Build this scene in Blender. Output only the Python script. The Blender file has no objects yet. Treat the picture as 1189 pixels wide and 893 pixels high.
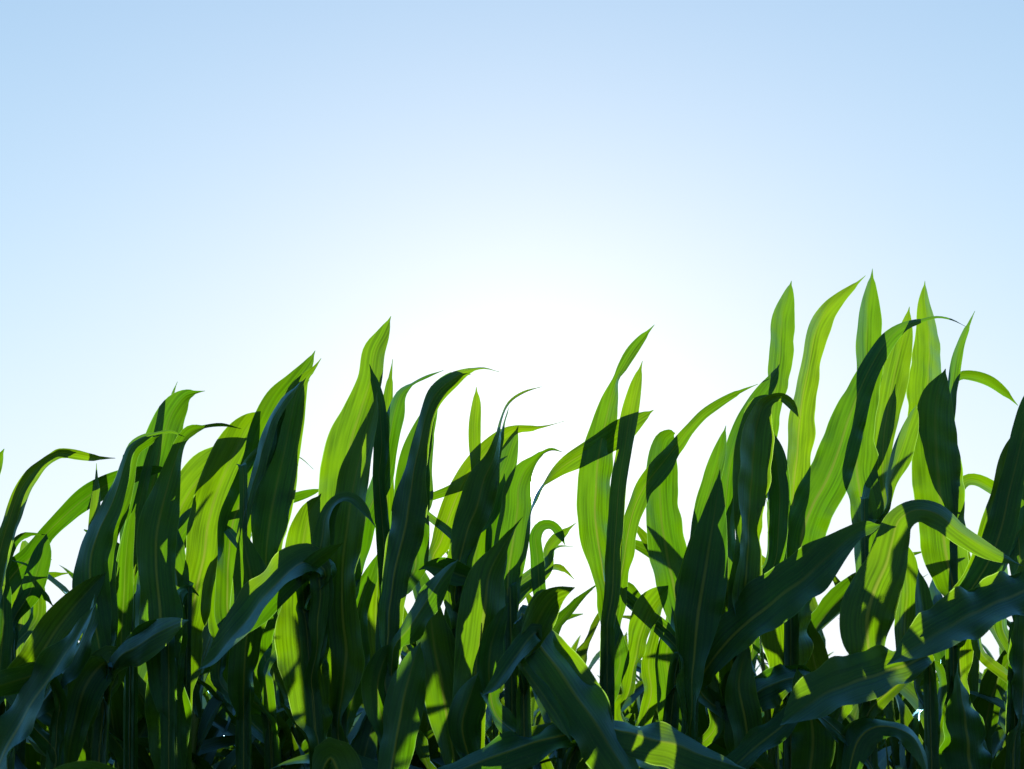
import bpy, math, random
import numpy as np
from mathutils import Vector

random.seed(7)
SC = bpy.context.scene
COL = SC.collection

# ------------------------------------------------------------------ camera, sky, sun, exposure
CAM_H, PITCH, F = 1.45, math.radians(17.56), 1275.0     # F: focal length in photo pixels (1189 wide)
cd = bpy.data.cameras.new('camera'); cam = bpy.data.objects.new('camera', cd); COL.objects.link(cam)
cam.location = (0, 0, CAM_H); cam.rotation_euler = (math.radians(90) + PITCH, 0, 0)
cd.sensor_width = 36; cd.lens = 36 * F / 1189.0; cd.clip_start = .05; cd.clip_end = 3000
cd.dof.use_dof = True; cd.dof.focus_distance = 2.3; cd.dof.aperture_fstop = 6.3
SC.camera = cam

SUN_EL = PITCH - math.atan((568 - 446.5) / F)
SUN_AZ = math.atan((612 - 594.5) / F)                   # to the right of straight ahead
SUN_DIR = Vector((math.sin(SUN_AZ) * math.cos(SUN_EL), math.cos(SUN_AZ) * math.cos(SUN_EL), math.sin(SUN_EL)))
w = bpy.data.worlds.new('World'); SC.world = w; w.use_nodes = True
nt = w.node_tree; nt.nodes.clear()
N = nt.nodes.new; LK = nt.links.new
out = N('ShaderNodeOutputWorld'); bg = N('ShaderNodeBackground'); bg.inputs['Strength'].default_value = .06
sky = N('ShaderNodeTexSky'); sky.sky_type = 'NISHITA'; sky.sun_disc = False
sky.sun_elevation = SUN_EL; sky.sun_rotation = SUN_AZ
sky.altitude = 200; sky.air_density = 1.0; sky.dust_density = .35; sky.ozone_density = 2.0
# clear-air whitening: the aureole round the sun
tc = N('ShaderNodeTexCoord'); dt = N('ShaderNodeVectorMath'); dt.operation = 'DOT_PRODUCT'
nm = N('ShaderNodeVectorMath'); nm.operation = 'NORMALIZE'
LK(tc.outputs['Generated'], nm.inputs[0]); LK(nm.outputs[0], dt.inputs[0]); dt.inputs[1].default_value = SUN_DIR
ac = N('ShaderNodeMath'); ac.operation = 'ARCCOSINE'; LK(dt.outputs['Value'], ac.inputs[0])
def gauss(sig, amp):
    a = N('ShaderNodeMath'); a.operation = 'DIVIDE'; LK(ac.outputs[0], a.inputs[0]); a.inputs[1].default_value = sig
    b = N('ShaderNodeMath'); b.operation = 'POWER'; LK(a.outputs[0], b.inputs[0]); b.inputs[1].default_value = 2
    c = N('ShaderNodeMath'); c.operation = 'MULTIPLY'; LK(b.outputs[0], c.inputs[0]); c.inputs[1].default_value = -1
    e = N('ShaderNodeMath'); e.operation = 'EXPONENT'; LK(c.outputs[0], e.inputs[0])
    m = N('ShaderNodeMath'); m.operation = 'MULTIPLY'; LK(e.outputs[0], m.inputs[0]); m.inputs[1].default_value = amp
    return m
g1 = gauss(math.radians(7.5), 1.6); g2 = gauss(math.radians(.45), 200)
g3 = gauss(math.radians(24), .26); a3 = N('ShaderNodeMath'); LK(g1.outputs[0], a3.inputs[0]); LK(g3.outputs[0], a3.inputs[1])
ad = N('ShaderNodeMath'); LK(a3.outputs[0], ad.inputs[0]); LK(g2.outputs[0], ad.inputs[1])
# soft shoulder on the sky's brightness, as bright air near the horizon is in the photograph
BG_S = .06; EXPO = 1.9; k_s = 2.12 * BG_S * 2 ** EXPO
sep = N('ShaderNodeSeparateXYZ'); LK(sky.outputs[0], sep.inputs[0]); tint = N('ShaderNodeCombineXYZ')
for i_, top_ in enumerate((.965, 1.035, 1.12)):
    a_ = N('ShaderNodeMath'); a_.operation = 'MULTIPLY'; LK(sep.outputs[i_], a_.inputs[0]); a_.inputs[1].default_value = -k_s
    e_ = N('ShaderNodeMath'); e_.operation = 'EXPONENT'; LK(a_.outputs[0], e_.inputs[0])
    o_ = N('ShaderNodeMath'); o_.operation = 'SUBTRACT'; o_.inputs[0].default_value = 1; LK(e_.outputs[0], o_.inputs[1])
    m_ = N('ShaderNodeMath'); m_.operation = 'MULTIPLY'; LK(o_.outputs[0], m_.inputs[0]); m_.inputs[1].default_value = top_ / (BG_S * 2 ** EXPO)
    LK(m_.outputs[0], tint.inputs[i_])
mx = N('ShaderNodeVectorMath'); mx.operation = 'ADD'
LK(tint.outputs[0], mx.inputs[0]); LK(ad.outputs[0], mx.inputs[1])
LK(mx.outputs[0], bg.inputs['Color']); LK(bg.outputs[0], out.inputs['Surface'])

sl = bpy.data.lights.new('sun', 'SUN'); sl.energy = 5.0; sl.angle = math.radians(.5); sl.color = (1, .93, .80)
so = bpy.data.objects.new('sun', sl); COL.objects.link(so); so.rotation_euler = SUN_DIR.to_track_quat('Z', 'Y').to_euler()
SC.view_settings.view_transform = 'Standard'; SC.view_settings.look = 'None'; SC.view_settings.gamma = 1
SC.view_settings.exposure = EXPO

# ------------------------------------------------------------------ helpers
R = np.array([1., 0, 0]); U = np.array([0, -math.sin(PITCH), math.cos(PITCH)]); FW = np.array([0, math.cos(PITCH), math.sin(PITCH)])
C0 = np.array([0, 0, CAM_H])
def at(px, py, Y):                                     # photo position at a world distance Y from the camera
    d = R * (px - 594.5) / F + U * (446.5 - py) / F + FW
    return C0 + d * (Y / d[1])

def material(name):
    m = bpy.data.materials.new(name); m.use_nodes = True; m.node_tree.nodes.clear(); return m

def leaf_material(name, trans, diff, rib, seed, cap):
    m = material(name); t = m.node_tree; n = t.nodes.new; l = t.links.new
    uv = n('ShaderNodeUVMap'); uv.uv_map = 'metric'; uu = n('ShaderNodeUVMap'); uu.uv_map = 'across'
    oi = n('ShaderNodeObjectInfo')
    mp = n('ShaderNodeMapping'); mp.inputs['Scale'].default_value = (290, 4, 1); l(uv.outputs[0], mp.inputs[0])
    v = n('ShaderNodeTexNoise'); v.inputs['Scale'].default_value = 1; v.inputs['Detail'].default_value = 2; l(mp.outputs[0], v.inputs['Vector'])
    vr = n('ShaderNodeMapRange'); vr.inputs[1].default_value = .40; vr.inputs[2].default_value = .62; l(v.outputs[0], vr.inputs[0])
    # broader bands and blotches of the blade
    mp2 = n('ShaderNodeMapping'); mp2.inputs['Scale'].default_value = (34, 6, 1); mp2.inputs['Location'].default_value = (seed, 0, 0); l(uv.outputs[0], mp2.inputs[0])
    b = n('ShaderNodeTexNoise'); b.inputs['Scale'].default_value = 1; b.inputs['Detail'].default_value = 3; l(mp2.outputs[0], b.inputs['Vector'])
    sp = n('ShaderNodeTexNoise'); sp.inputs['Scale'].default_value = 900; sp.inputs['Detail'].default_value = 1; l(uv.outputs[0], sp.inputs['Vector'])
    spr = n('ShaderNodeMapRange'); spr.inputs[1].default_value = .72; spr.inputs[2].default_value = .76; l(sp.outputs[0], spr.inputs[0])
    # midrib
    sx = n('ShaderNodeSeparateXYZ'); l(uu.outputs[0], sx.inputs[0])
    ab = n('ShaderNodeMath'); ab.operation = 'SUBTRACT'; l(sx.outputs[0], ab.inputs[0]); ab.inputs[1].default_value = .5
    aa = n('ShaderNodeMath'); aa.operation = 'ABSOLUTE'; l(ab.outputs[0], aa.inputs[0])
    ribf = n('ShaderNodeMapRange'); ribf.inputs[1].default_value = .042; ribf.inputs[2].default_value = .020; ribf.inputs[3].default_value = 0; ribf.inputs[4].default_value = 1; l(aa.outputs[0], ribf.inputs[0])
    rs = n('ShaderNodeMapRange'); l(sx.outputs[1], rs.inputs[0]); rs.inputs[1].default_value = 1.0; rs.inputs[2].default_value = .45; rs.inputs[3].default_value = 0; rs.inputs[4].default_value = 1
    rm = n('ShaderNodeMath'); rm.operation = 'MULTIPLY'; l(ribf.outputs[0], rm.inputs[0]); l(rs.outputs[0], rm.inputs[1])
    def mixc(fac, a, c):
        x = n('ShaderNodeMix'); x.data_type = 'RGBA'
        if fac is not None: l(fac, x.inputs[0])
        for i, q in ((6, a), (7, c)):
            if isinstance(q, tuple): x.inputs[i].default_value = (*q, 1)
            else: l(q, x.inputs[i])
        return x
    dk = tuple(c * .42 for c in trans); yl = (trans[0] * 1.3, trans[1] * 1.12, trans[2])
    c1 = mixc(vr.outputs[0], dk, trans)
    c2 = mixc(b.outputs[0], c1.outputs[2], yl)
    br = n('ShaderNodeMapRange'); l(b.outputs[0], br.inputs[0]); br.inputs[1].default_value = .3; br.inputs[2].default_value = .7; l(br.outputs[0], c2.inputs[0])
    c3 = mixc(rm.outputs[0], c2.outputs[2], tuple(rib[i] * .9 for i in range(3)))
    mg = n('ShaderNodeMapRange'); l(aa.outputs[0], mg.inputs[0]); mg.inputs[1].default_value = .482; mg.inputs[2].default_value = .492; mg.inputs[4].default_value = .8  # pale leaf margin, lightened further to paint in its sunlit rim
    c3 = mixc(mg.outputs[0], c3.outputs[2], (trans[0] * 3, trans[1] * 2.2, .03))
    hs = n('ShaderNodeHueSaturation'); l(c3.outputs[2], hs.inputs['Color'])
    vv = n('ShaderNodeMapRange'); l(oi.outputs['Random'], vv.inputs[0]); vv.inputs[3].default_value = .66; vv.inputs[4].default_value = 1.12; l(vv.outputs[0], hs.inputs['Value'])
    hh = n('ShaderNodeMapRange'); l(oi.outputs['Random'], hh.inputs[0]); hh.inputs[3].default_value = .520; hh.inputs[4].default_value = .486; l(hh.outputs[0], hs.inputs['Hue'])
    d1 = mixc(vr.outputs[0], tuple(c * .75 for c in diff), diff)
    d2 = mixc(rm.outputs[0], d1.outputs[2], rib)
    d3 = mixc(spr.outputs[0], d2.outputs[2], (.16, .17, .07))
    tipf = n('ShaderNodeMath'); tipf.operation = 'ADD'; l(sx.outputs[1], tipf.inputs[0])
    tj = n('ShaderNodeMath'); tj.operation = 'MULTIPLY_ADD'; l(oi.outputs['Random'], tj.inputs[0]); tj.inputs[1].default_value = .14; l(b.outputs[0], tj.inputs[2]); l(tj.outputs[0], tipf.inputs[1])
    tpr = n('ShaderNodeMapRange'); l(tipf.outputs[0], tpr.inputs[0]); tpr.inputs[1].default_value = 1.72; tpr.inputs[2].default_value = 1.80
    hs2 = mixc(tpr.outputs[0], hs.outputs[0], (.034, .030, .006)); d3 = mixc(tpr.outputs[0], d3.outputs[2], (.13, .09, .045)); hs = hs2
    tr = n('ShaderNodeBsdfTranslucent'); l(hs.outputs[2], tr.inputs[0])
    df = n('ShaderNodeBsdfDiffuse'); l(d3.outputs[2], df.inputs[0])
    bp = n('ShaderNodeBump'); bp.inputs['Strength'].default_value = .35; bp.inputs['Distance'].default_value = .0012; l(v.outputs[0], bp.inputs['Height'])
    gl = n('ShaderNodeBsdfGlossy'); gl.inputs['Roughness'].default_value = .42; gl.inputs[0].default_value = (.30, .66, .85, 1)
    for q in (df, gl): l(bp.outputs[0], q.inputs['Normal'])
    asd = n('ShaderNodeAddShader'); l(tr.outputs[0], asd.inputs[0]); l(df.outputs[0], asd.inputs[1])
    fr = n('ShaderNodeLayerWeight'); fr.inputs[0].default_value = .5; l(bp.outputs[0], fr.inputs['Normal'])
    fp = n('ShaderNodeMath'); fp.operation = 'POWER'; l(fr.outputs['Facing'], fp.inputs[0]); fp.inputs[1].default_value = 2.6
    fm = n('ShaderNodeMath'); fm.operation = 'MULTIPLY_ADD'; l(fp.outputs[0], fm.inputs[0]); fm.inputs[1].default_value = .95; fm.inputs[2].default_value = .012
    fc = n('ShaderNodeMath'); fc.operation = 'MINIMUM'; l(fm.outputs[0], fc.inputs[0]); fc.inputs[1].default_value = cap; fm = fc
    ms = n('ShaderNodeMixShader'); l(fm.outputs[0], ms.inputs[0]); l(asd.outputs[0], ms.inputs[1]); l(gl.outputs[0], ms.inputs[2])
    o = n('ShaderNodeOutputMaterial'); l(ms.outputs[0], o.inputs[0])
    return m

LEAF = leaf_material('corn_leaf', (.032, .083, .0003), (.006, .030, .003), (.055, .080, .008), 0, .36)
LEAF_FAR = leaf_material('corn_leaf_dark', (.024, .062, .0004), (.005, .022, .003), (.04, .06, .008), 3.3, .16)  # darker, less glossy blade colour for the grown plants and far field

def stalk_material():
    m = material('corn_stalk'); t = m.node_tree; n = t.nodes.new; l = t.links.new
    p = n('ShaderNodeBsdfPrincipled'); p.inputs['Roughness'].default_value = .45
    tc = n('ShaderNodeTexCoord'); mp = n('ShaderNodeMapping'); mp.inputs['Scale'].default_value = (160, 160, 6); l(tc.outputs['Object'], mp.inputs[0])
    v = n('ShaderNodeTexNoise'); v.inputs['Scale'].default_value = 1; l(mp.outputs[0], v.inputs['Vector'])
    x = n('ShaderNodeMix'); x.data_type = 'RGBA'; l(v.outputs[0], x.inputs[0]); x.inputs[6].default_value = (.05, .11, .015, 1); x.inputs[7].default_value = (.11, .19, .035, 1)
    l(x.outputs[2], p.inputs['Base Color']); p.inputs['Subsurface Weight'].default_value = 0
    tr = n('ShaderNodeBsdfTranslucent'); tr.inputs[0].default_value = (.08, .17, .006, 1)
    ms = n('ShaderNodeMixShader'); ms.inputs[0].default_value = .35; l(p.outputs[0], ms.inputs[1]); l(tr.outputs[0], ms.inputs[2])
    o = n('ShaderNodeOutputMaterial'); l(ms.outputs[0], o.inputs[0]); return m
STALK = stalk_material()

def mesh(name, V, Fc, mat, uvs=None):
    me = bpy.data.meshes.new(name); me.from_pydata([tuple(v) for v in V], [], Fc)
    me.materials.append(mat)
    me.polygons.foreach_set('use_smooth', [True] * len(me.polygons))
    if uvs:
        li = np.empty(len(me.loops), dtype=np.int32); me.loops.foreach_get('vertex_index', li)
        for nme, a in uvs.items():
            me.uv_layers.new(name=nme).data.foreach_set('uv', np.asarray(a, dtype=np.float32)[li].ravel())
    me.update(); return me

def link(name, me, parent=None, loc=(0, 0, 0)):
    o = bpy.data.objects.new(name, me); COL.objects.link(o); o.parent = parent; o.location = loc; return o

US = np.array([-1, -.86, -.62, -.38, -.16, -.05, 0, .05, .16, .38, .62, .86, 1.])
def ribbon(P, T, Wd, W, fold, rufs, rng, org, ragged=0.):
    """a corn blade: P spine, T tangent, Wd unit width direction, W half width (m) per station"""
    n = len(P); s = np.concatenate([[0], np.cumsum(np.linalg.norm(np.diff(P, axis=0), axis=1))])
    L = s[-1]; tt = s / L
    Nn = np.cross(T, Wd); Nn /= np.maximum(np.linalg.norm(Nn, axis=1), 1e-9)[:, None]
    lam = rng.uniform(.07, .13); ph = [rng.uniform(0, 6.28) for _ in range(4)]
    V = []; A = []; M = []
    amp = rufs * np.sin(np.pi * np.clip(tt * 1.05, 0, 1)) ** .7
    for i in range(n):
        for u in US:
            a = abs(u); side = 0 if u < 0 else 1
            lf = lam * (1 if side else 1.23)
            wob = math.sin(2 * math.pi * s[i] / lf + ph[side]) + .5 * math.sin(2 * math.pi * s[i] / (lf * .57) + ph[2 + side])
            off = fold * W[i] * (a ** 1.3) + amp[i] * W[i] * a ** 2.5 * wob
            off += W[i] * .035 * math.sin(2 * math.pi * s[i] / (lam * .8) + 3.1 * u + ph[1]) * (1 - a * a)
            if a < .1: off += -.0016 * (1 - a / .1) * (1 - tt[i]) * min(1, W[i] / .01)
            shr = 1 - .05 * a * max(0, wob) * amp[i] * 3
            V.append(P[i] + Wd[i] * (u * W[i] * shr) + Nn[i] * off - org)
            A.append((u * .5 + .5, tt[i])); M.append((u * W[i], s[i]))
    k = len(US); Fc = [(i * k + j, i * k + j + 1, (i + 1) * k + j + 1, (i + 1) * k + j) for i in range(n - 1) for j in range(k - 1)]
    return V, Fc, {'metric': M, 'across': A}

def catmull(K, step):
    K = np.asarray(K, float); Kp = np.vstack([2 * K[0] - K[1], K, 2 * K[-1] - K[-2]]); o = []
    for i in range(1, len(Kp) - 2):
        a, b, c, d = Kp[i - 1:i + 3]; m = max(3, int(np.linalg.norm((c - b)[:2]) / step))
        for j in range(m):
            t = j / m
            o.append(.5 * (2 * b + (c - a) * t + (2 * a - 5 * b + 4 * c - d) * t * t + (3 * b - a - 3 * c + d) * t ** 3))
    o.append(K[-1]); return np.array(o)

def smooth(a, k):
    for _ in range(k):
        b = a.copy(); b[1:-1] = (a[:-2] + 2 * a[1:-1] + a[2:]) / 4; a = b
    return a

def hero_leaf(parent, org, Y, sxf, pts, dz, rng, full=0., k=1, fold=None, join=True, mat=None, label=None, tilt=0., topy=0.):
    """pts: (photo x, photo y, visible half width in photo px), base first, tip last; dz: how far the blade reaches away (+) or
    towards the camera (-) from its stalk; full: true half width of the blade where it shows itself edge-on (px)"""
    K = [list(p) + [dz] for p in pts]
    for i, q in enumerate(K): q[3] = dz * (1 if not join else min(1, .55 + .45 * i / max(1, len(K) - 1)))
    if join:
        x0, y0, w0 = pts[0]; ya = y0 + max(34, abs(sxf(y0 + 50) - x0) * .9)
        lo = max(ya + 60, 935)
        up = ya < topy
        K = [[sxf(lo), lo, 5 if up else 8.5, -.015], [sxf(ya + 34), ya + 34, 4.5 if up else 8.5, -.015], [sxf(ya), ya, 4.5 if up else 7.5, -.008 + .01 * np.sign(dz)]] + K
    C = catmull(K, 5.0)
    C[:, 3] = smooth(C[:, 3], 12)
    Wa = np.maximum(C[:, 2], .35)
    Wa = np.where((np.arange(len(Wa)) > len(Wa) * .5) & (Wa < 3.2), np.maximum(.3, Wa * .72), Wa)
    d2 = np.gradient(C[:, :2], axis=0); d2 = smooth(d2, 4); d2 /= np.linalg.norm(d2, axis=1)[:, None]
    P = np.array([at(c[0], c[1], Y + c[3]) for c in C])
    sc = np.array([(p - C0) @ FW for p in P]) / F
    tt = np.linspace(0, 1, len(C))
    prof = np.clip(np.minimum(.35 + 2.2 * tt, (1 - tt) * 2.6), 0, 1) ** .8
    mxw = max(max(p[2] for p in pts), full)
    Wt = np.maximum(Wa * 1.03, mxw * prof * .75)
    if join: Wt[C[:, 1] > ya] = Wa[C[:, 1] > ya]
    dep = smooth(np.sqrt(np.maximum(Wt ** 2 - Wa ** 2, 0)), 6) * k
    if tilt: dep = smooth(-np.tanh(d2[:, 0] * 3) * Wa * tilt, 6)
    Wd = np.outer(-d2[:, 1] * Wa, R) + np.outer(-d2[:, 0] * Wa, U) + np.outer(dep, FW)
    Wl = np.linalg.norm(Wd, axis=1); Wd /= Wl[:, None]
    T = np.gradient(P, axis=0); T /= np.linalg.norm(T, axis=1)[:, None]
    if fold is None: fold = rng.uniform(.18, .42) * (1 if rng.random() < .5 else -1)
    V, Fc, uv = ribbon(P, T, Wd, Wl * sc, fold, rng.uniform(.10, .20) * (1.7 if np.mean([q_[1] for q_ in pts]) > 690 else 1), rng, org)
    o = link('leaf', mesh('corn_leaf', V, Fc, mat or LEAF, uv), parent)
    if label: o['label'] = label
    return o

def tube(Pl, rad, org=(0, 0, 0), seg=12):
    V = []; Fc = []; n = len(Pl)
    for i, p in enumerate(Pl):
        for j in range(seg):
            a = 2 * math.pi * j / seg; r = rad[i]
            V.append((p[0] - org[0] + r * math.cos(a), p[1] - org[1] + r * math.sin(a) * .85, p[2] - org[2]))
    for i in range(n - 1):
        for j in range(seg): Fc.append((i * seg + j, i * seg + (j + 1) % seg, (i + 1) * seg + (j + 1) % seg, (i + 1) * seg + j))
    Fc.append(tuple(range(seg))[::-1]); Fc.append(tuple((n - 1) * seg + j for j in range(seg))); return V, Fc

def stalk_pts(pts, r0, r1, rng):
    """resample a stalk line with swollen nodes every 13-17 cm"""
    P = [np.array(p, float) for p in pts]; seg = [np.linalg.norm(P[i + 1] - P[i]) for i in range(len(P) - 1)]; L = sum(seg)
    def pos(s):
        for i, q in enumerate(seg):
            if s <= q or i == len(seg) - 1: return P[i] + (P[i + 1] - P[i]) * min(1, s / q)
            s -= q
    out_p = []; out_r = []; nodes = []; s = .05
    while s < L - .05: nodes.append(s); s += rng.uniform(.13, .17)
    S = sorted(set([0, L] + [x for nn in nodes for x in (nn - .012, nn - .004, nn + .004, nn + .012, nn + .07)]))
    for s in S:
        if s < 0 or s > L: continue
        r = (r0 + (r1 - r0) * s / L) * min(1, max(.12, (L - s) / .16))
        if any(abs(s - nn) < .006 for nn in nodes): r *= 1.22
        out_p.append(pos(s)); out_r.append(r)
    return out_p, out_r

def free_leaf(base, az, length, width, rise, droop, rng, tw=0., nst=22):
    """a blade grown from a stalk: az its compass direction, rise its first elevation, droop how much it bends over"""
    P = [np.array(base, float)]; el = rise; h = length / nst; a = az; turn = rng.uniform(-.5, .5)
    for i in range(nst):
        t = (i + 1) / nst
        el_t = rise - droop * t ** 1.7; a_t = a + turn * t * t
        P.append(P[-1] + h * np.array([math.cos(a_t) * math.cos(el_t), math.sin(a_t) * math.cos(el_t), math.sin(el_t)]))
    P = np.array(P); T = np.gradient(P, axis=0); T /= np.linalg.norm(T, axis=1)[:, None]
    tt = np.linspace(0, 1, len(P))
    side = np.cross(T, [0, 0, 1]); side /= np.maximum(np.linalg.norm(side, axis=1), .05)[:, None]
    Nn = np.cross(side, T); ang = tw * tt + .25 * np.sin(tt * 7 + az)
    Wd = side * np.cos(ang)[:, None] + Nn * np.sin(ang)[:, None]; Wd /= np.linalg.norm(Wd, axis=1)[:, None]
    W = width * np.clip(np.minimum(.45 + 2.4 * tt, 1), 0, 1) * np.clip((1 - tt) * 1.9, 0.01, 1) ** .75
    return ribbon(P, T, Wd, W, rng.uniform(-.4, -.15), rng.uniform(.08, .18), rng, np.zeros(3))

# ------------------------------------------------------------------ the setting: tilled soil
def ground():
    m = material('tilled_soil'); t = m.node_tree; n = t.nodes.new; l = t.links.new
    tc = n('ShaderNodeTexCoord'); a = n('ShaderNodeTexNoise'); a.inputs['Scale'].default_value = 3; a.inputs['Detail'].default_value = 10; l(tc.outputs['Object'], a.inputs['Vector'])
    x = n('ShaderNodeMix'); x.data_type = 'RGBA'; l(a.outputs[0], x.inputs[0]); x.inputs[6].default_value = (.05, .032, .02, 1); x.inputs[7].default_value = (.15, .10, .065, 1)
    p = n('ShaderNodeBsdfPrincipled'); p.inputs['Roughness'].default_value = .95; l(x.outputs[2], p.inputs['Base Color'])
    b = n('ShaderNodeBump'); b.inputs['Distance'].default_value = .05; l(a.outputs[0], b.inputs['Height']); l(b.outputs[0], p.inputs['Normal'])
    o = n('ShaderNodeOutputMaterial'); l(p.outputs[0], o.inputs[0])
    xs = np.linspace(-900, 900, 7); ys = np.concatenate([[-60, 0], np.arange(.5, 12, .1), [14, 20, 60, 300, 1500]])
    V = [(x_, y_, .035 * math.cos((y_ - 2.25) / .76 * 2 * math.pi) if .5 <= y_ <= 12 else 0) for y_ in ys for x_ in xs]
    k = len(xs); Fc = [(i * k + j, i * k + j + 1, (i + 1) * k + j + 1, (i + 1) * k + j) for i in range(len(ys) - 1) for j in range(k - 1)]
    o = link('ground', mesh('ground', V, Fc, m)); o['kind'] = 'structure'
ground()

# ------------------------------------------------------------------ front plants, traced one by one
# (stalk x at the photo's foot, top of the stalk (x, y), distance, label, [(dz, full, k, points base>tip), ...])
from collections import namedtuple
PL = []
def plant(sx, top, Y, label, leaves): PL.append((sx, top, Y, label, leaves))

plant(-25, (-22, 700), 2.15, 'corn plant at the far left edge with one thin leaf kinked over to the right', [
    (.02, 12, 1, [(-14, 700, 7), (0, 640, 7), (10, 605, 6), (22, 572, 6.5), (36, 550, 6), (50, 537, 4.5), (60, 529, 3.5), (70, 525, 5), (88, 527, 6), (110, 531, 4), (134, 532, 0)]),
    (-.04, 12, 1, [(-26, 620, 12), (-18, 570, 11), (-6, 540, 9), (5, 521, 0)]),
    (.08, 0, 1, [(-5, 800, 14), (2, 750, 8), (4, 700, 6), (3, 668, 5), (12, 640, 4), (22, 625, 4), (36, 620, 3), (53, 621, 0)]),
])
plant(8, (14, 760), 2.35, 'low leaning corn plant, long arched leaf reaching towards the tall curled leaf', [
    (.05, 16, 1, [(-8, 705, 8), (6, 680, 12), (22, 660, 14), (38, 645, 13), (52, 622, 8), (75, 599, 10), (105, 574, 13), (140, 556, 11), (175, 546, 6), (202, 544, 0)]),
    (.12, 0, -1, [(16, 790, 12), (20, 760, 17), (24, 725, 18), (28, 690, 16), (30, 665, 11), (31, 640, 8), (28, 628, 3)]),
    (.04, 0, 1, [(22, 702, 6), (34, 688, 5), (46, 686, 5), (55, 694, 4), (63, 706, 0)]),
    (.14, 8, 1, [(42, 720, 8), (45, 690, 7), (47, 672, 5), (60, 668, 4), (84, 665, 0)]),
    (.02, 0, 1, [(34, 690, 12), (44, 660, 12), (50, 638, 9), (54, 620, 0)]),
])
plant(62, (70, 800), 2.0, 'corn plant at the lower left with broad dark leaves leaning right', [
    (-.06, 20, 1, [(-8, 905, 18), (8, 870, 22), (28, 832, 22), (52, 795, 19), (76, 760, 14), (96, 728, 8), (112, 700, 0)]),
    (.10, 20, 1, [(22, 800, 17), (44, 765, 21), (66, 730, 21), (88, 702, 17), (108, 680, 10), (124, 664, 0)]),
    (.03, 0, -1, [(30, 848, 5), (46, 815, 12), (60, 786, 10), (78, 756, 0)]),
    (-.02, 16, 1, [(36, 838, 6), (56, 808, 12), (78, 775, 14), (96, 742, 12), (106, 715, 8), (110, 690, 0)]),
    (-.08, 18, -1, [(50, 780, 8), (34, 786, 14), (14, 792, 16), (-8, 800, 12), (-30, 815, 0)]),
])
plant(112, (128, 720), 2.12, 'corn plant with broad near-black leaf and blue folded rim, beside tall curled leaf', [
    (-.04, 20, -1, [(118, 770, 8), (110, 720, 18), (105, 680, 21), (106, 645, 20), (114, 618, 18), (127, 592, 14), (138, 562, 10), (146, 536, 7), (153, 518, 6), (165, 509, 5), (178, 504, 2.5), (198, 501, 2.5), (214, 507, 0)]),
    (.16, 0, 1, [(108, 700, 6), (108, 640, 6), (110, 600, 6), (112, 570, 4), (112, 538, 0)]),
    (.04, 0, 1, [(138, 780, 8), (141, 735, 10), (144, 690, 10), (146, 650, 8), (150, 615, 6), (158, 585, 0)]),
    (-.12, 22, 1, [(138, 764, 12), (156, 752, 19), (180, 737, 17), (203, 725, 8), (219, 720, 0)]),
    (-.10, 24, -1, [(124, 770, 10), (112, 778, 20), (98, 800, 22), (88, 835, 20), (80, 875, 14), (76, 920, 0)]),
    (.10, 0, 1, [(118, 740, 8), (128, 705, 12), (122, 680, 10), (126, 655, 0)]),
    (.12, 0, 1, [(112, 780, 6), (120, 740, 10), (131, 705, 9), (150, 680, 5), (158, 655, 0)]),
])
plant(150, (152, 690), 2.42, 'corn plant with the tall bright leaf whose tip curls right, highest at the left side', [
    (.02, 26, 1, [(150, 720, 12), (154, 670, 14), (162, 625, 18), (171, 590, 21), (180, 550, 23), (188, 515, 21), (197, 485, 17), (207, 468, 13), (216, 459, 7), (226, 456, 3), (238, 454, 0)]),
    (.08, 0, -1, [(165, 620, 8), (180, 560, 8), (192, 500, 5), (199, 462, 3), (206, 443, 0)]),
    (-.05, 12, 1, [(150, 650, 8), (156, 612, 7), (164, 575, 6), (172, 540, 5), (180, 512, 3), (190, 500, 0)]),
])
plant(196, (196, 720), 2.1, 'corn plant with a ruffled broad leaf narrowing to a thin tip that points right', [
    (-.02, 24, 1, [(192, 790, 12), (187, 745, 22), (186, 710, 24), (183, 680, 19), (181, 650, 21), (182, 620, 22), (188, 590, 20), (196, 560, 13), (204, 533, 7), (212, 512, 5), (222, 501, 6), (236, 497, 3), (258, 494, 3), (280, 498, 0)]),
    (.06, 0, 1, [(200, 905, 14), (196, 862, 22), (197, 830, 25), (192, 795, 20), (196, 765, 18), (205, 730, 12), (210, 690, 0)]),
    (.14, 0, 1, [(205, 700, 6), (212, 686, 5), (222, 684, 4), (232, 692, 0)]),
    (.16, 0, -1, [(200, 720, 8), (206, 680, 12), (200, 640, 14), (198, 610, 8), (205, 585, 0)]),
])
plant(214, (218, 700), 2.22, 'corn plant with a bright narrow-footed leaf widening upwards beside the ruffled dark leaf', [
    (.02, 24, 1, [(217, 760, 9), (222, 720, 13), (229, 680, 17), (237, 645, 20), (241, 612, 22), (250, 577, 23), (262, 547, 24), (274, 522, 24), (284, 501, 18), (294, 487, 10), (304, 478, 0)]),
    (.10, 22, 1, [(196, 640, 6), (206, 600, 14), (221, 570, 20), (241, 546, 22), (261, 532, 17), (282, 520, 11), (300, 510, 0)]),
    (.07, 14, -1, [(196, 650, 8), (207, 625, 13), (221, 605, 14), (233, 588, 6), (240, 575, 0)]),
])
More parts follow.
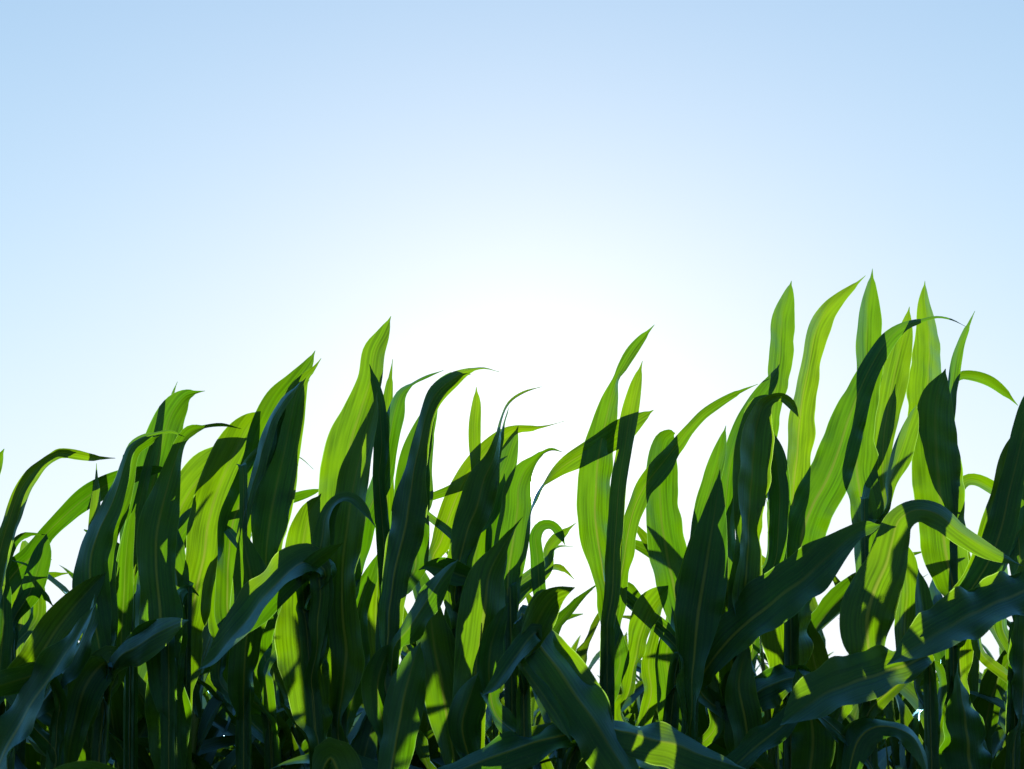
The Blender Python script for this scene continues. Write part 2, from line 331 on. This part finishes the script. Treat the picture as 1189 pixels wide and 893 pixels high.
plant(283, (283, 690), 2.18, 'corn plant with two long tips bent right together, dark pointed leaf at its middle', [
    (.08, 20, 1, [(266, 720, 14), (264, 680, 13), (266, 640, 13), (271, 605, 17), (284, 572, 17), (298, 535, 16), (308, 500, 18), (324, 466, 17), (343, 442, 11), (357, 424, 6), (366, 407, 0)]),
    (-.03, 12, -1, [(280, 620, 6), (290, 575, 6), (298, 548, 8), (306, 518, 9), (315, 490, 7), (329, 466, 6), (342, 452, 3), (350, 442, 0)]),
    (.02, 20, 1, [(306, 690, 12), (309, 640, 15), (314, 600, 22), (322, 560, 21), (331, 520, 17), (338, 485, 15), (345, 455, 11), (354, 438, 5), (364, 428, 3), (373, 416, 0)]),
    (-.08, 0, 1, [(283, 790, 14), (286, 745, 16), (291, 705, 23), (292, 675, 22), (286, 642, 12), (280, 611, 0)]),
    (.13, 10, 1, [(262, 606, 4), (300, 592, 6), (330, 582, 6), (355, 574, 5), (380, 566, 0)]),
    (.15, 10, 1, [(330, 500, 4), (326, 525, 3), (336, 526, 1), (350, 532, 1), (364, 545, 0)]),
    (.14, 0, -1, [(255, 790, 8), (258, 745, 10), (252, 705, 10), (258, 660, 6), (268, 640, 0)]),
])
plant(372, (352, 690), 2.05, 'corn plant with a long blue-black leaf lying diagonally down to the left', [
    (-.02, 24, 1, [(362, 830, 20), (356, 790, 25), (351, 758, 30), (349, 725, 28), (348, 692, 18), (350, 655, 20), (353, 622, 19), (361, 592, 11), (373, 573, 0)]),
    (-.13, 18, -1, [(378, 668, 6), (360, 652, 12), (335, 664, 17), (310, 690, 18), (290, 715, 18), (268, 742, 15), (248, 765, 8), (230, 778, 0)]),
    (-.09, 12, 1, [(368, 755, 6), (369, 720, 11), (372, 690, 10), (369, 655, 12), (374, 625, 11), (378, 600, 7), (388, 583, 5), (404, 577, 5), (420, 588, 5), (436, 612, 0)]),
    (-.13, 10, 1, [(352, 668, 8), (366, 652, 9), (380, 642, 7), (399, 630, 0)]),
    (-.06, 30, 1, [(372, 900, 8), (384, 880, 22), (396, 905, 26), (410, 950, 12), (418, 990, 0)]),
])
plant(318, (306, 760), 2.3, 'short corn plant with one bright wavy-edged leaf between darker tall neighbours', [
    (.04, 0, 1, [(286, 830, 8), (291, 800, 15), (300, 770, 14), (299, 742, 17), (306, 720, 14), (318, 703, 6), (324, 700, 0)]),
    (-.04, 0, -1, [(282, 800, 18), (275, 760, 20), (283, 725, 18), (300, 705, 8), (312, 690, 0)]),
    (.10, 0, 1, [(330, 740, 8), (330, 715, 7), (324, 700, 5), (315, 690, 0)]),
])
plant(392, (398, 620), 2.1, 'tall corn plant with a smooth wide leaf pointed straight up, left of the centre', [
    (.05, 28, 1, [(400, 690, 18), (398, 640, 21), (398, 595, 26), (401, 550, 28), (409, 508, 26), (419, 476, 19), (430, 440, 14), (435, 408, 13), (445, 388, 8), (454, 367, 0)]),
    (-.05, 22, -1, [(398, 800, 18), (402, 760, 25), (399, 725, 22), (397, 690, 18), (399, 645, 21), (405, 600, 22), (412, 556, 18), (424, 512, 12), (434, 480, 6), (438, 455, 0)]),
    (.10, 0, 1, [(402, 840, 8), (411, 805, 14), (417, 770, 14), (414, 735, 13), (418, 700, 12), (431, 668, 9), (440, 640, 0)]),
    (.12, 12, 1, [(412, 660, 10), (424, 605, 12), (434, 580, 13), (445, 545, 12), (452, 510, 11), (458, 480, 11), (465, 458, 7), (478, 446, 2.5), (496, 437, 2.5), (515, 430, 0)]),
    (-.02, 0, 1, [(374, 720, 6), (385, 700, 6), (383, 660, 6), (378, 640, 0)]),
])
plant(447, (447, 560), 2.2, 'slim corn plant with a narrow dark blade standing upright beside the smooth wide leaf', [
    (-.07, 10, 1, [(448, 690, 7), (446, 640, 8), (443, 595, 8), (440, 555, 7), (443, 520, 9), (442, 490, 8), (440, 462, 6), (434, 440, 4), (429, 423, 0)]),
    (.06, 0, 1, [(450, 600, 8), (448, 540, 8), (448, 490, 7), (451, 455, 5), (456, 417, 0)]),
    (.10, 0, -1, [(446, 790, 10), (440, 752, 17), (436, 715, 14), (438, 682, 8), (436, 664, 0)]),
])
plant(452, (458, 640), 2.0, 'corn plant with a wide dark leaf whose tip bends right into a thin thread', [
    (-.03, 22, -1, [(447, 790, 10), (450, 745, 15), (453, 700, 15), (460, 655, 17), (469, 620, 21), (475, 585, 20), (480, 550, 14), (488, 512, 10), (496, 478, 9), (508, 455, 11), (526, 440, 9), (545, 430, 3.5), (562, 427, 1.5), (580, 432, 0)]),
    (.08, 0, 1, [(482, 660, 12), (478, 615, 20), (478, 565, 20), (482, 528, 17), (491, 500, 13), (500, 478, 8), (509, 460, 0)]),
    (.12, 0, 1, [(494, 590, 6), (496, 545, 6), (500, 515, 4), (507, 486, 0)]),
    (-.03, 0, 1, [(447, 850, 6), (440, 820, 16), (439, 790, 18), (448, 762, 12), (462, 745, 0)]),
    (-.06, 0, -1, [(452, 905, 16), (460, 860, 21), (468, 815, 23), (478, 775, 16), (488, 745, 0)]),
    (-.09, 14, 1, [(458, 752, 6), (474, 730, 13), (493, 702, 14), (508, 678, 11), (522, 660, 5), (532, 650, 0)]),
])
plant(536, (532, 680), 2.1, 'corn plant with a dark leaf ending in a thin curled thread, left of sun', [
    (-.04, 22, 1, [(528, 690, 9), (534, 650, 13), (543, 615, 17), (553, 590, 20), (562, 557, 18), (573, 532, 9), (579, 508, 4), (583, 487, 1.5), (592, 468, 2), (608, 456, 2), (629, 449, 0)]),
    (.07, 16, 1, [(503, 655, 8), (512, 628, 12), (522, 598, 14), (535, 566, 14), (552, 540, 14), (569, 520, 12), (586, 505, 9), (600, 498, 5), (618, 497, 3.5), (636, 494, 1.2), (655, 489, 0)]),
    (.10, 0, -1, [(564, 600, 10), (574, 570, 14), (585, 545, 13), (593, 520, 9), (602, 496, 0)]),
    (.14, 8, 1, [(482, 585, 4), (500, 577, 4.5), (522, 569, 6), (545, 558, 8), (566, 545, 7), (590, 530, 0)]),
    (.03, 0, 1, [(552, 600, 5), (552, 550, 5), (551, 518, 7), (551, 492, 7), (553, 468, 5), (553, 449, 0)]),
    (-.07, 0, 1, [(550, 676, 6), (534, 668, 13), (512, 660, 13), (496, 658, 5), (486, 662, 0)]),
    (-.03, 0, -1, [(528, 885, 12), (520, 840, 20), (513, 795, 24), (505, 755, 23), (500, 715, 15), (499, 688, 7), (506, 672, 0)]),
    (.06, 0, 1, [(545, 800, 12), (540, 770, 16), (534, 742, 15), (527, 712, 12), (521, 690, 0)]),
    (.10, 0, 1, [(546, 690, 8), (551, 650, 15), (557, 618, 14), (556, 590, 8), (560, 560, 0)]),
])
plant(552, (560, 720), 1.95, 'corn plant with a dark heart-wide leaf narrowing to a slanting point under the sun', [
    (-.03, 0, 1, [(546, 835, 18), (551, 790, 22), (558, 745, 27), (563, 705, 28), (568, 668, 21), (582, 638, 9), (594, 619, 4), (607, 600, 0)]),
    (-.06, 0, -1, [(540, 865, 16), (537, 840, 19), (545, 810, 17), (556, 780, 0)]),
    (.08, 0, 1, [(568, 740, 8), (573, 700, 6), (576, 675, 9), (582, 650, 8), (589, 628, 0)]),
])
plant(596, (592, 660), 2.12, 'corn plant straight below the sun, its rounded leaf tip hanging in front of the glare', [
    (-.02, 18, 1, [(591, 745, 10), (589, 700, 15), (591, 660, 19), (597, 620, 20), (601, 590, 18), (602, 567, 16), (610, 546, 11), (621, 534, 5), (631, 526, 3), (641, 522, 2.5), (653, 525, 0)]),
    (.08, 0, 1, [(572, 690, 6), (570, 645, 7), (573, 615, 9), (578, 588, 9), (584, 562, 4), (586, 550, 0)]),
    (.12, 14, 1, [(606, 640, 3), (616, 590, 2), (627, 566, 2), (645, 548, 7), (668, 532, 12), (695, 517, 14), (721, 500, 15), (744, 485, 7), (759, 476, 0)]),
    (.04, 0, -1, [(628, 720, 8), (626, 680, 8), (624, 648, 8), (622, 624, 7), (629, 611, 6), (641, 610, 5), (650, 620, 5), (656, 633, 0)]),
    (.10, 8, 1, [(634, 665, 5), (636, 640, 6), (645, 626, 7), (656, 617, 4), (669, 607, 0)]),
    (.14, 6, 1, [(632, 665, 3), (645, 658, 4), (656, 662, 3), (667, 673, 0)]),
    (.16, 6, 1, [(634, 652, 5), (642, 638, 3), (652, 634, 1.5), (666, 635, 0)]),
])
plant(610, (607, 780), 1.88, 'corn plant with a stubby twisted dark leaf over a broad hanging blue leaf', [
    (-.10, 20, 1, [(612, 755, 10), (622, 725, 17), (636, 700, 17), (650, 688, 10), (668, 682, 0)]),
    (-.13, 10, -1, [(622, 735, 10), (606, 752, 10), (590, 775, 9), (574, 796, 6), (559, 808, 0)]),
    (-.05, 0, 1, [(606, 712, 8), (618, 735, 20), (638, 764, 27), (662, 797, 28), (688, 835, 27), (712, 872, 24), (735, 912, 17), (752, 950, 0)]),
    (-.16, 8, 1, [(598, 762, 5), (615, 785, 6), (632, 808, 8), (650, 835, 8), (664, 862, 0)]),
    (.05, 20, 1, [(576, 830, 8), (568, 790, 14), (570, 750, 14), (580, 720, 8), (590, 700, 0)]),
])
plant(704, (706, 650), 2.2, 'slender corn plant right of the sun, two tall blades from one clear straight stalk', [
    (.02, 18, 1, [(706, 700, 8), (700, 665, 11), (695, 632, 18), (691, 600, 20), (692, 565, 20), (695, 530, 19), (702, 495, 15), (709, 465, 11), (716, 441, 4), (723, 427, 6), (733, 410, 7), (745, 394, 5), (760, 377, 0)]),
    (-.03, 0, -1, [(711, 690, 9), (713, 645, 9), (716, 600, 9), (719, 560, 9), (725, 522, 9), (731, 484, 10), (738, 450, 7), (746, 419, 0)]),
    (.05, 12, 1, [(714, 720, 8), (719, 680, 8), (725, 645, 9), (732, 605, 10), (744, 572, 11), (763, 545, 13), (783, 520, 9), (798, 500, 6.5), (816, 481, 6), (836, 467, 5), (858, 455, 3), (880, 446, 0)]),
    (.05, 0, 1, [(714, 790, 8), (720, 770, 10), (717, 745, 9), (712, 725, 6), (711, 700, 0)]),
])
plant(770, (790, 740), 2.28, 'corn plant with a bright leaf folded flat at its top, beside slender stalk', [
    (.0, 0, 1, [(797, 765, 8), (790, 725, 15), (784, 690, 21), (776, 652, 24), (769, 612, 21), (766, 572, 20), (767, 535, 18), (771, 512, 13), (779, 504, 7), (784, 503, 0)]),
    (-.03, 16, 1, [(722, 835, 5), (730, 805, 9), (737, 770, 10), (744, 735, 13), (756, 706, 17), (768, 690, 11), (776, 680, 0)]),
    (.12, 0, 1, [(718, 690, 3), (728, 680, 6), (740, 694, 6), (754, 712, 4), (766, 728, 0)]),
    (.14, 0, -1, [(716, 680, 3), (726, 690, 5), (738, 704, 5), (745, 714, 0)]),
    (.08, 0, 1, [(748, 850, 8), (756, 805, 10), (753, 770, 9), (760, 735, 6), (765, 700, 0)]),
    (.06, 0, 1, [(775, 850, 10), (778, 800, 14), (774, 760, 12), (780, 725, 8), (775, 700, 0)]),
])
plant(800, (806, 720), 2.02, 'corn plant with a large blue-green spear leaf standing upright in front', [
    (-.05, 20, -1, [(803, 830, 6), (804, 790, 10), (807, 750, 18), (811, 710, 26), (818, 668, 26), (824, 630, 20), (829, 600, 14), (833, 572, 7), (836, 545, 0)]),
    (.06, 12, 1, [(803, 690, 6), (806, 645, 7), (813, 612, 10), (822, 578, 12), (830, 548, 11), (837, 522, 8), (843, 494, 0)]),
    (.08, 0, 1, [(815, 800, 6), (822, 768, 9), (828, 735, 11), (835, 702, 8), (840, 668, 0)]),
    (.05, 0, 1, [(830, 845, 8), (826, 810, 8), (826, 780, 8), (832, 750, 0)]),
])
plant(857, (862, 640), 2.1, 'corn plant with a dark oval leaf hanging under its own bent-over blue tip', [
    (-.09, 0, 1, [(860, 740, 10), (864, 690, 17), (868, 645, 14), (869, 608, 13), (871, 575, 18), (874, 538, 20), (877, 502, 19), (884, 474, 11), (895, 463, 6), (908, 461, 5), (919, 470, 5), (929, 487, 0)]),
    (.04, 14, 1, [(842, 630, 9), (842, 590, 10), (846, 550, 11), (854, 515, 12), (868, 482, 12), (884, 457, 10), (896, 441, 7), (905, 423, 0)]),
    (.10, 0, 1, [(893, 560, 8), (894, 500, 9), (898, 465, 11), (903, 435, 14), (906, 402, 15), (908, 370, 14), (914, 346, 8), (919, 326, 0)]),
    (.0, 0, -1, [(897, 660, 8), (904, 610, 11), (905, 565, 12), (899, 525, 11), (893, 495, 0)]),
    (-.02, 0, 1, [(852, 800, 14), (848, 750, 20), (846, 700, 18), (845, 650, 14), (847, 610, 8), (853, 570, 0)]),
    (-.13, 22, 1, [(812, 800, 10), (842, 748, 16), (872, 720, 21), (904, 694, 23), (938, 668, 22), (968, 640, 15), (992, 620, 8), (1008, 613, 7), (1024, 610, 0)]),
])
plant(918, (918, 660), 2.2, 'corn plant, tall ribbed leaf swept to a fine tip pointing up right', [
    (.06, 18, 1, [(914, 640, 8), (919, 600, 12), (922, 560, 15), (926, 520, 16), (929, 480, 16), (935, 445, 13), (941, 415, 12), (947, 385, 14), (960, 361, 11), (975, 345, 7), (990, 333, 3.5), (1005, 320, 0)]),
    (-.02, 0, 1, [(921, 775, 22), (917, 742, 32), (916, 710, 30), (919, 682, 24), (926, 655, 12), (930, 640, 0)]),
    (.02, 24, -1, [(925, 690, 18), (929, 650, 22), (932, 618, 25), (944, 586, 23), (961, 555, 23), (974, 522, 21), (984, 490, 19), (997, 456, 14), (1009, 430, 11), (1022, 407, 10), (1036, 389, 8), (1051, 378, 5), (1070, 372, 3), (1088, 368, 2), (1105, 371, 1.4), (1121, 379, 0)]),
    (-.11, 12, 1, [(938, 786, 7), (918, 788, 11), (896, 795, 13), (868, 812, 13), (842, 838, 10), (814, 863, 0)]),
    (.10, 0, 1, [(902, 680, 4), (900, 645, 6), (896, 612, 6), (890, 580, 0)]),
])
plant(1006, (1004, 640), 2.2, 'corn plant with the highest tip of all, a symmetric upright blade at the right side', [
    (.05, 0, 1, [(1004, 690, 14), (1004, 650, 18), (1004, 615, 18), (1001, 585, 21), (995, 552, 23), (996, 518, 18), (1001, 480, 14), (1005, 450, 16), (1006, 420, 17), (1006, 388, 16), (1008, 355, 12), (1013, 312, 0)]),
    (.08, 0, -1, [(1026, 590, 6), (1025, 550, 7), (1026, 510, 11), (1031, 475, 14), (1037, 442, 16), (1044, 412, 13), (1051, 385, 8), (1056, 356, 0)]),
    (.04, 0, 1, [(1028, 590, 4), (1033, 560, 8), (1043, 532, 13), (1052, 505, 12), (1060, 482, 6), (1064, 470, 0)]),
    (.14, 0, 1, [(1012, 545, 5), (1018, 510, 7), (1022, 480, 6), (1026, 450, 0)]),
    (-.04, 0, 1, [(1045, 765, 10), (1050, 725, 15), (1053, 685, 16), (1051, 650, 12), (1046, 625, 0)]),
])
plant(1010, (1010, 740), 1.95, 'corn plant with a round-bellied lit leaf that folds into a blue arch', [
    (-.07, 22, 1, [(1010, 775, 12), (1008, 748, 26), (1007, 716, 30), (1016, 684, 26), (1029, 655, 21), (1036, 628, 18), (1044, 604, 14), (1064, 592, 12), (1090, 598, 15), (1118, 620, 13), (1150, 640, 9), (1187, 657, 0)]),
    (-.09, 16, -1, [(1078, 764, 6), (1048, 774, 14), (1008, 787, 20), (968, 801, 19), (938, 818, 16), (912, 838, 3), (906, 842, 0)]),
    (-.03, 10, 1, [(940, 825, 6), (905, 846, 10), (870, 874, 10), (835, 905, 8), (800, 930, 0)]),
    (-.04, 14, 1, [(985, 900, 8), (995, 862, 13), (1012, 846, 10), (1036, 844, 8), (1060, 856, 10), (1073, 882, 7), (1078, 905, 0)]),
    (.06, 0, 1, [(972, 850, 8), (980, 820, 12), (990, 800, 10), (1000, 790, 0)]),
])
plant(1108, (1106, 680), 2.36, 'corn plant with a very wide blade, half blue and half lit, at the right', [
    (.07, 0, 1, [(1088, 560, 14), (1080, 520, 18), (1077, 485, 21), (1077, 450, 22), (1079, 415, 19), (1078, 382, 14), (1074, 352, 8), (1074, 326, 0)]),
    (-.03, 0, -1, [(1110, 710, 8), (1106, 678, 17), (1098, 642, 25), (1094, 602, 25), (1090, 560, 28), (1087, 520, 25), (1086, 482, 21), (1089, 455, 15), (1095, 437, 5), (1098, 428, 0)]),
    (.04, 8, 1, [(1100, 530, 6), (1103, 480, 6), (1106, 445, 7), (1110, 418, 7), (1116, 397, 5), (1124, 378, 3), (1132, 361, 0)]),
    (.10, 0, 1, [(1098, 490, 5), (1102, 455, 5), (1112, 437, 5), (1130, 436, 6), (1150, 443, 6), (1168, 457, 4), (1182, 471, 0)]),
    (.10, 0, -1, [(1108, 590, 5), (1116, 563, 6), (1130, 557, 7), (1148, 565, 8), (1164, 577, 7), (1182, 592, 0)]),
    (.02, 0, 1, [(1116, 800, 8), (1114, 760, 14), (1117, 722, 12), (1122, 690, 8), (1130, 660, 0)]),
    (-.05, 0, 1, [(1130, 925, 30), (1126, 885, 32), (1122, 845, 27), (1117, 812, 15), (1113, 785, 5), (1112, 770, 0)]),
])
plant(1082, (1078, 745), 2.05, 'corn plant whose long straight dark blade slants up to the right edge', [
    (-.08, 14, 1, [(1078, 748, 6), (1094, 730, 8), (1112, 706, 9), (1132, 678, 11), (1150, 648, 14), (1163, 612, 15), (1171, 575, 13), (1180, 538, 11), (1189, 500, 12), (1198, 465, 9), (1210, 430, 0)]),
    (.06, 0, 1, [(1062, 800, 5), (1068, 760, 12), (1072, 720, 12), (1070, 690, 10), (1066, 660, 0)]),
    (.10, 0, 1, [(1090, 820, 6), (1094, 795, 5), (1090, 775, 5), (1080, 765, 0)]),
])
plant(1176, (1182, 700), 2.28, 'corn plant at the right edge with lit leaves showing behind the slanting dark blade', [
    (.04, 0, 1, [(1156, 680, 6), (1166, 648, 13), (1180, 622, 15), (1196, 598, 13), (1214, 570, 0)]),
    (.06, 0, -1, [(1184, 640, 8), (1180, 590, 10), (1184, 550, 14), (1196, 510, 16), (1208, 470, 0)]),
    (-.03, 0, 1, [(1186, 830, 8), (1188, 785, 14), (1189, 740, 15), (1191, 705, 8), (1196, 680, 0)]),
    (.08, 0, 1, [(1164, 730, 8), (1166, 690, 10), (1164, 655, 8), (1168, 630, 0)]),
    (.10, 0, 1, [(1140, 760, 6), (1134, 725, 8), (1128, 700, 6), (1122, 690, 0)]),
])
plant(1246, (1236, 650), 1.95, 'corn plant beyond the right edge, one broad blue leaf reaching left across neighbours', [
    (-.12, 18, 1, [(1232, 668, 16), (1196, 684, 18), (1152, 702, 18), (1112, 722, 20), (1074, 744, 15), (1044, 764, 5), (1030, 772, 0)]),
])
plant(660, (672, 842), 1.9, 'low corn plant at the bottom centre, two level blue leaves spread left and right', [
    (-.06, 16, 1, [(694, 846, 5), (722, 849, 11), (758, 858, 16), (792, 867, 17), (824, 880, 11), (866, 893, 0)]),
    (-.08, 14, -1, [(688, 846, 5), (660, 852, 10), (625, 861, 13), (590, 872, 13), (550, 888, 13), (505, 906, 8), (470, 925, 0)]),
])
plant(905, (905, 860), 2.0, 'low dark corn plant at the bottom between the oval leaf and the lit belly leaf', [
    (.03, 24, 1, [(870, 880, 18), (866, 840, 20), (858, 800, 18), (862, 770, 12), (870, 745, 0)]),
    (.05, 24, -1, [(940, 900, 20), (944, 860, 24), (940, 825, 20), (930, 795, 10), (925, 775, 0)]),
])

SHADE_TWINS = {-25: (0,), 62: (4,), 112: (0, 3, 4), 283: (1, 2), 372: (1, 2), 447: (0,), 452: (0,), 536: (0, 5), 552: (1,), 610: (0, 1, 2, 3),
          704: (1,), 800: (0,), 857: (0, 3, 5), 918: (3,), 1010: (2, 3), 1108: (6,), 1082: (0,), 1246: (0,), 660: (1,), 905: (0,)}  # per plant, the leaves that an added blade behind keeps dark
# blades lying over with their upper face to the sky: how steeply, per leaf
TILTED = {372: {1: 1.3, 2: .9}, 857: {5: 1.0}, 1010: {0: .6, 1: 1.3, 2: 1.2, 3: 1.2}, 1246: {0: 1.3}, 660: {0: 1.6, 1: 1.6}, 610: {1: 1.2, 2: .9},
          918: {2: .5, 3: 1.5}, 112: {0: .5, 3: .8}, 62: {0: .9, 3: 1.2}, 283: {1: 1.0}, 536: {6: .8}, 452: {5: .8}, 1082: {0: .7}, 392: {3: .8}}
GROUP_FRONT = 'corn plants of the front rows'
for i, (sx, top, Y, label, leaves) in enumerate(PL):
    rng = random.Random(100 + i)
    foot = at(sx, 893, Y); org = np.array([foot[0], Y, 0.])
    root = link('corn_plant', None, None, org); root['label'] = label; root['category'] = 'corn plant'; root['group'] = GROUP_FRONT
    tp = at(top[0], top[1], Y)
    def sxf(y, sx=sx, top=top): return sx + (top[0] - sx) * min(1.0, (893 - y) / (893 - top[1])) if y < 893 else sx
    P, rr = stalk_pts([(foot[0], Y, 0), foot, tp], .0125, .0075, rng)
    V, Fc = tube([p + np.array([0, .012, 0]) for p in P], rr, org); link('stalk', mesh('corn_stalk', V, Fc, STALK), root)
    for (dz, full, k, pts) in leaves:
        li = leaves.index((dz, full, k, pts)); tl = TILTED.get(sx, {}).get(li, 0.)
        hero_leaf(root, org, Y, sxf, pts, dz, rng, full, k, join=(pts[0][1] < 880), tilt=tl, topy=top[1])
        if li in SHADE_TWINS.get(sx, ()):                   # added blade hidden close behind, put in to shade this one
            dd = rng.uniform(.025, .04); cf = (Y + dz) / (Y + dz + dd); q = pts[:-2] if len(pts) > 6 else pts[:-1]
            q = [(612 + (a_ - 612) * cf + rng.uniform(-2, 2), 568 + (b_ - 568) * cf + rng.uniform(-3, 3), c_ * .93) for a_, b_, c_ in q]
            e0, e1 = q[-2], q[-1]; q = q[:-1] + [(e1[0] * .6 + e0[0] * .4, e1[1] * .6 + e0[1] * .4, e1[2] * .6), (e1[0], e1[1], 0)]
            hero_leaf(root, org, Y, sxf, q, dz + dd, rng, 0, -k, join=(q[0][1] < 880), topy=2000)
    # the leaves below the photo's foot
    hgt = foot[2]; az = rng.uniform(0, 6.28)
    for q in range(6):
        z = hgt * (.22 + .108 * q); az += math.pi + rng.uniform(-.5, .5)
        V, Fc, uv = free_leaf((0, 0, z), az, rng.uniform(.55, .75), rng.uniform(.034, .044), rng.uniform(.9, 1.2), rng.uniform(1.3, 2.3), rng, rng.uniform(-.8, .8))
        link('leaf', mesh('corn_leaf', V, Fc, LEAF, uv), root)

# ------------------------------------------------------------------ whole grown plants for the rows behind and beside
def make_variant(h, seed):
    rng = random.Random(seed); parts = []
    P, rr = stalk_pts([(0, 0, 0), (rng.uniform(-.02, .02), rng.uniform(-.02, .02), h * .80)], .0125, .006, rng)
    V, Fc = tube(P, rr); parts.append(('stalk', mesh('corn_stalk', V, Fc, STALK), V, Fc))
    az = rng.uniform(0, 6.28); n = 13
    for q in range(n):
        t = q / (n - 1); z = h * (.18 + .58 * t); az += math.pi + rng.uniform(-.45, .45)
        ln = (.78 - .32 * t) * rng.uniform(.85, 1.1); ris = .85 + .55 * t + rng.uniform(-.1, .1); dr = (2.1 - 1.3 * t) * rng.uniform(.7, 1.15)
        wd = (.050 - .015 * t) * rng.uniform(.9, 1.1)
        V, Fc, uv = free_leaf((0, 0, z), az, ln, wd, ris, dr, rng, rng.uniform(-1.1, 1.1))
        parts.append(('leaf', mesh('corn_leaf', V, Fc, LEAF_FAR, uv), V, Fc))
    return parts
VAR = [make_variant(h, 40 + j) for j, h in enumerate((1.74, 1.80, 1.68, 1.84, 1.76, 1.71, 1.79, 1.86))]
def grown(loc, rz, s, parts, label, group):
    root = link('corn_plant', None, None, loc); root.rotation_euler = (random.uniform(-.04, .04), random.uniform(-.04, .04), rz); root.scale = (s, s, s)
    root['label'] = label; root['category'] = 'corn plant'; root['group'] = group
    for (nme, me, _, _) in parts: link(nme, me, root)

rb = random.Random(11)
row = 0; Y = 2.8
while Y < 5.8:
    half = .52 * Y + .95; x = -half + rb.uniform(0, .2)
    while x < half:
        s = rb.uniform(.97, 1.10) if row < 2 else rb.uniform(.98, 1.08)
        pxx = 594.5 + x / Y * F
        if row < 2 and 655 < pxx < 720: s = .93
        elif row < 2 and not any(abs(pxx - g_) < 26 for g_ in (60, 200, 432, 640, 742, 965, 1050, 1160)): s = rb.uniform(1.07, 1.19)
        grown((x, Y + rb.uniform(-.06, .06), 0), rb.uniform(0, 6.28), s, rb.choice(VAR),
              'corn plant in the shaded rows behind the tall front plants', 'corn plants of the rows behind')
        x += rb.uniform(.10, .165) + .008 * row
    Y += .62; row += 1
# the front row runs on outside the frame on both sides
for sgn in (-1, 1):
    for q in range(5):
        grown((sgn * (1.42 + .24 * q), 2.2 + rb.uniform(-.1, .1), 0), rb.uniform(0, 6.28), 1.13, rb.choice(VAR),
              'corn plant of the front row outside the edge of the picture', 'front row beyond the picture edge')
# the rest of the field, past counting
V = []; Fc = []
while Y < 30:
    half = .75 * Y + 1.5; x = -half
    while x < half:
        s = rb.uniform(.92, 1.0); a = rb.uniform(0, 6.28); ca, sa = math.cos(a) * s, math.sin(a) * s
        for (nme, me, v, f) in rb.choice(VAR)[6:]:
            b = len(V); k = len(US)
            v = np.array(v).reshape(-1, k, 3)[::3][:, [0, 3, 6, 9, 12]]; m = v.shape[0]
            for p in v.reshape(-1, 3): V.append((x + p[0] * ca - p[1] * sa, Y + p[0] * sa + p[1] * ca, p[2] * s))
            Fc += [(b + i * 5 + j, b + i * 5 + j + 1, b + (i + 1) * 5 + j + 1, b + (i + 1) * 5 + j) for i in range(m - 1) for j in range(4)]
        x += rb.uniform(.18, .3)
    Y += .62 if Y < 14 else 1.4
uvd = [(v[0], v[2]) for v in V]
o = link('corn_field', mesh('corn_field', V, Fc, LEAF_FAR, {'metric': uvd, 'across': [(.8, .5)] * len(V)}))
o['kind'] = 'stuff'; o['label'] = 'far mass of corn leaves filling the field to the horizon'; o['category'] = 'corn field'
